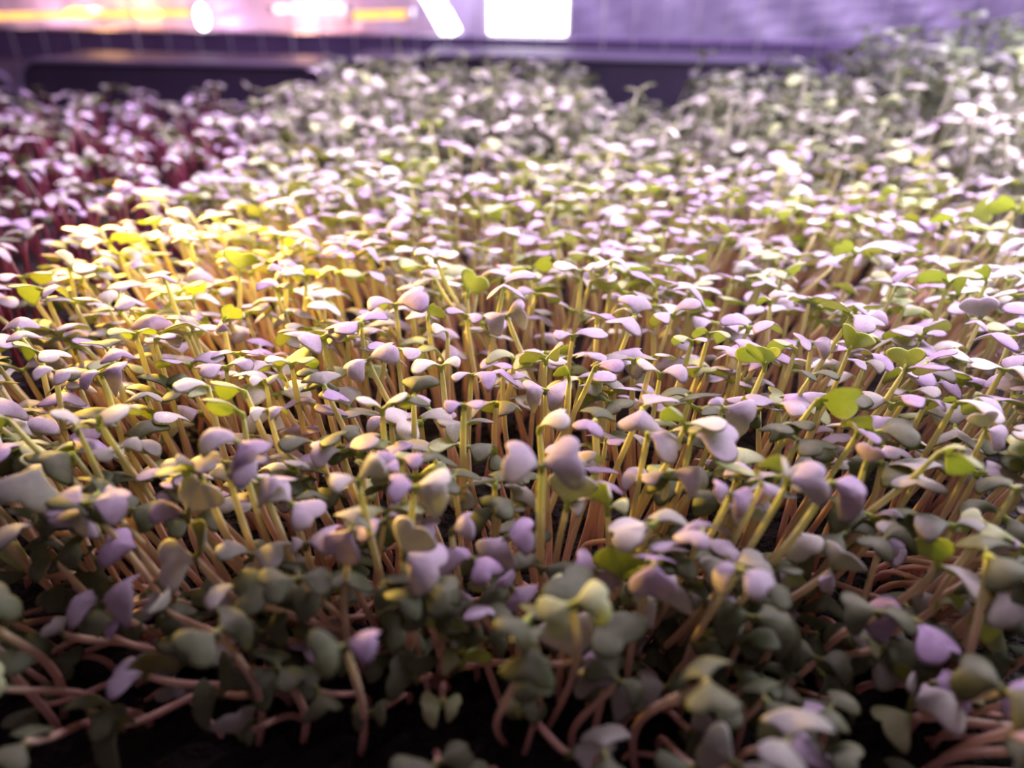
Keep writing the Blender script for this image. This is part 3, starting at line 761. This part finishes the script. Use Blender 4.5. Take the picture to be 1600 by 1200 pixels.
# fallen long stems at the bare front soil
for k in range(16):
    bx = rng.uniform(-.16, .17); b = np.array([bx, rng.uniform(.127, .150), SOIL])
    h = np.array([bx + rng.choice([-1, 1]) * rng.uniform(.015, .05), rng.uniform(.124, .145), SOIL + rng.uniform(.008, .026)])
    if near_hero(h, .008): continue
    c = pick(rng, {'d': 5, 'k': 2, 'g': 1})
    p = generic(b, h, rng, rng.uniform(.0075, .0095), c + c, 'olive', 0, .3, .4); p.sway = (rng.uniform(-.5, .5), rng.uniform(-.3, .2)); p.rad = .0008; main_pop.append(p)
# the shaded front face of the middle bed: short sprouts leaning out over the soil
for k in range(270):
    px, py = rng.uniform(-60, 1660), 820 + 365 * rng.random() ** .7
    h = at_depth(px, py, .228 - (py - 760) / 390 * .028 + rng.uniform(.003, .020))
    if h[2] < SOIL + .009 or near_hero(h, .012): continue
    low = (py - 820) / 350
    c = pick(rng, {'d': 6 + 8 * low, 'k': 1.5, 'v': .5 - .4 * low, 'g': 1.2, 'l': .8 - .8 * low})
    b = np.array([h[0] * .88 + rng.gauss(0, .012), max(FLOOR_Y, h[1] + rng.uniform(.004, .030)), SOIL])
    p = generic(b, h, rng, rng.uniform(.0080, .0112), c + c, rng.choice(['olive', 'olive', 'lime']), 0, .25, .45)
    main_pop.append(p)
# the red-stemmed bed
y = .30
while y < YB - .02:
    x = XL - G - .012
    while x > XL - G - .60:
        bx, by = x + rng.uniform(-.5, .5) * .019, y + rng.uniform(-.5, .5) * .019; x -= .0195
        h = np.array([bx + rng.gauss(0, .006), by + rng.gauss(0, .006), SOIL + rng.gauss(.052, .010)])
        if not in_view(h): continue
        c = pick(rng, {'l': 2.6, 'v': 3, 'k': 3, 'd': 2.5, 'w': .3})
        left_pop.append(generic(np.array([bx, by, SOIL]), h, rng, rng.uniform(.0085, .0115), c + c, 'olive', 1, .15, .25, red=True))
    y += .0175
# the tall pale bed
y = .36
while y < YB - .01:
    x = XR + G + .012
    while x < XR + G + .49:
        bx, by = x + rng.uniform(-.5, .5) * .017, y + rng.uniform(-.5, .5) * .017; x += .0175
        up = .014 + min(1, (bx - XR) / .10) * .012 + min(1, max(0, (by - .4) / .4)) * .040
        h = np.array([bx + rng.gauss(0, .006), by + rng.gauss(0, .006), SOIL + .058 + up + rng.gauss(0, .010)])
        if not in_view(h): continue
        c = pick(rng, {'w': 1.6, 'k': 5, 'g': .7, 'l': 1.2, 'd': 1.5})
        right_pop.append(second_pair(generic(np.array([bx, by, SOIL]), h, rng, rng.uniform(.0105, .0145), c + c, 'sage', 1, .1, .32, rad=.0013), rng))
    y += .0175

# ------------------------------------------------------------------ which ones show: a coarse depth painting
ALL = heroes + main_pop + left_pop + right_pop + back_pop
BW, BH = 800, 600
buf = np.full((BH, BW), -1, np.int32); zb = np.full((BH, BW), 9.0)
for i, p in enumerate(ALL):
    for (d, up, L, kw) in p.leaves:
        d = np.asarray(d) / np.linalg.norm(d); c = p.head + kw.get('off', 0) + d * L * .8
        x, y, D = proj(c); r = L * .5 / D * F / 2; cx, cy = x / 2, y / 2
        tc = CAMP - c; tc /= np.linalg.norm(tc); u = np.asarray(up) / np.linalg.norm(up)
        ry = r * max(.3, abs(np.dot(u, tc)))
        x0, x1, y0, y1 = int(max(0, cx - r)), int(min(BW, cx + r + 1)), int(max(0, cy - ry)), int(min(BH, cy + ry + 1))
        if x0 >= x1 or y0 >= y1: continue
        yy, xx = np.mgrid[y0:y1, x0:x1]; m = (((xx - cx) / r) ** 2 + ((yy - cy) / ry) ** 2 < 1) & (zb[y0:y1, x0:x1] > D)
        buf[y0:y1, x0:x1][m] = i; zb[y0:y1, x0:x1][m] = D
ids, cnt = np.unique(buf[buf >= 0], return_counts=True)
for i, c in zip(ids, cnt): ALL[i].vis = int(c)
for p in ALL: p.scr = proj(p.head)

# ------------------------------------------------------------------ labels that single each seedling out
ORD = 'first second third fourth fifth sixth seventh eighth ninth tenth eleventh twelfth thirteenth fourteenth fifteenth sixteenth seventeenth eighteenth nineteenth'.split()
def ordinal(k):
    if k < 19: return ORD[k]
    t = {2: 'twenty', 3: 'thirty', 4: 'forty', 5: 'fifty', 6: 'sixty'}[(k + 1) // 10]; u = (k + 1) % 10
    return t[:-1] + 'ieth' if u == 0 else t + '-' + ORD[u - 1]
LOOK = {'l': 'lavender', 'v': 'violet', 'w': 'pale', 'g': 'lime green', 'd': 'dark green', 'k': 'grey green'}
MARKS = [p for p in heroes if p.key]
MX = np.array([p.scr[:2] for p in MARKS])


def label_by_landmark(plants):
    slots = {}
    for p in plants:
        dx, dy = p.scr[0] - MX[:, 0], p.scr[1] - MX[:, 1]; j = int(np.argmin(dx * dx + 2.2 * dy * dy)); a, b = dx[j], dy[j] * 1.5
        side = ('right of' if a > 0 else 'left of') if abs(a) > abs(b) else ('just below' if b > 0 else 'just behind')
        slots.setdefault((j, side, p.look), []).append((a * a + b * b, p))
    for (j, side, lk), q in slots.items():
        q.sort(key=lambda t: t[0])
        for k, (_, p) in enumerate(q):
            n = '' if len(q) == 1 else ('nearest ' if k == 0 else ORD[k] + ' ')
            p.label = f'{n}{LOOK[lk]} seedling {side} the {MARKS[j].phrase}'


def label_by_rows(plants, noun, where, nrows):
    """bands by height in the picture, then counted from one side"""
    s = sorted(plants, key=lambda p: p.scr[1]); n = len(s)
    for r in range(nrows):
        band = sorted(s[r * n // nrows:(r + 1) * n // nrows], key=lambda p: p.scr[0])
        rn = 'rear row' if r == 0 else 'front row' if r == nrows - 1 else ordinal(r) + ' row from back'
        for k, p in enumerate(band):
            p.label = f'{LOOK[p.look]} {noun} {ordinal(k)} from left, {rn} {where}'


def split(pop, n):
    s = sorted([p for p in pop if p.vis >= 3], key=lambda p: -p.vis)[:n]; k = set(id(p) for p in s)
    return s, [p for p in pop if id(p) not in k]


mt, mrest = split(main_pop, 300 - len(heroes))
lt, lrest = split(left_pop, 200)
rt, rrest = split(right_pop, 200)
bt, brest = split(back_pop, 200)
for p in heroes: p.label = p.phrase
label_by_landmark(mt)
label_by_rows(lt, 'red-stemmed seedling', 'of its bed', 8)
label_by_rows(rt, 'tall seedling', 'of the pale bed', 8)
label_by_rows(bt, 'leafy seedling', 'behind the violet ones', 8)
for p in heroes + mt: emit_thing(p, 'seedling', p.label, 'seedling', 'violet and lime seedlings of the middle bed', True)
for p in lt: emit_thing(p, 'red_stemmed_seedling', p.label, 'seedling', 'red-stemmed seedlings', False)
for p in rt: emit_thing(p, 'tall_pale_seedling', p.label, 'seedling', 'tall pale seedlings', False)
for p in bt: emit_thing(p, 'leafy_green_seedling', p.label, 'seedling', 'leafy green seedlings at the back of the middle bed', False)
emit_stuff(mrest, 'seedlings', 'dense growth of violet and lime seedlings filling the middle bed', 'seedlings')
emit_stuff(lrest, 'red_stemmed_seedlings', 'dense growth of mauve seedlings on maroon stems in the dim bed', 'seedlings')
emit_stuff(rrest, 'tall_pale_seedlings', 'dense growth of tall pale seedlings in the brightest bed', 'seedlings')
emit_stuff(brest, 'leafy_green_seedlings', 'dense growth of leafy green seedlings at the back of the middle bed', 'seedlings')
print('COUNTS', len(heroes), len(mt), len(mrest), len(lt), len(lrest), len(rt), len(rrest), len(bt), len(brest), 'XL', XL, XR)
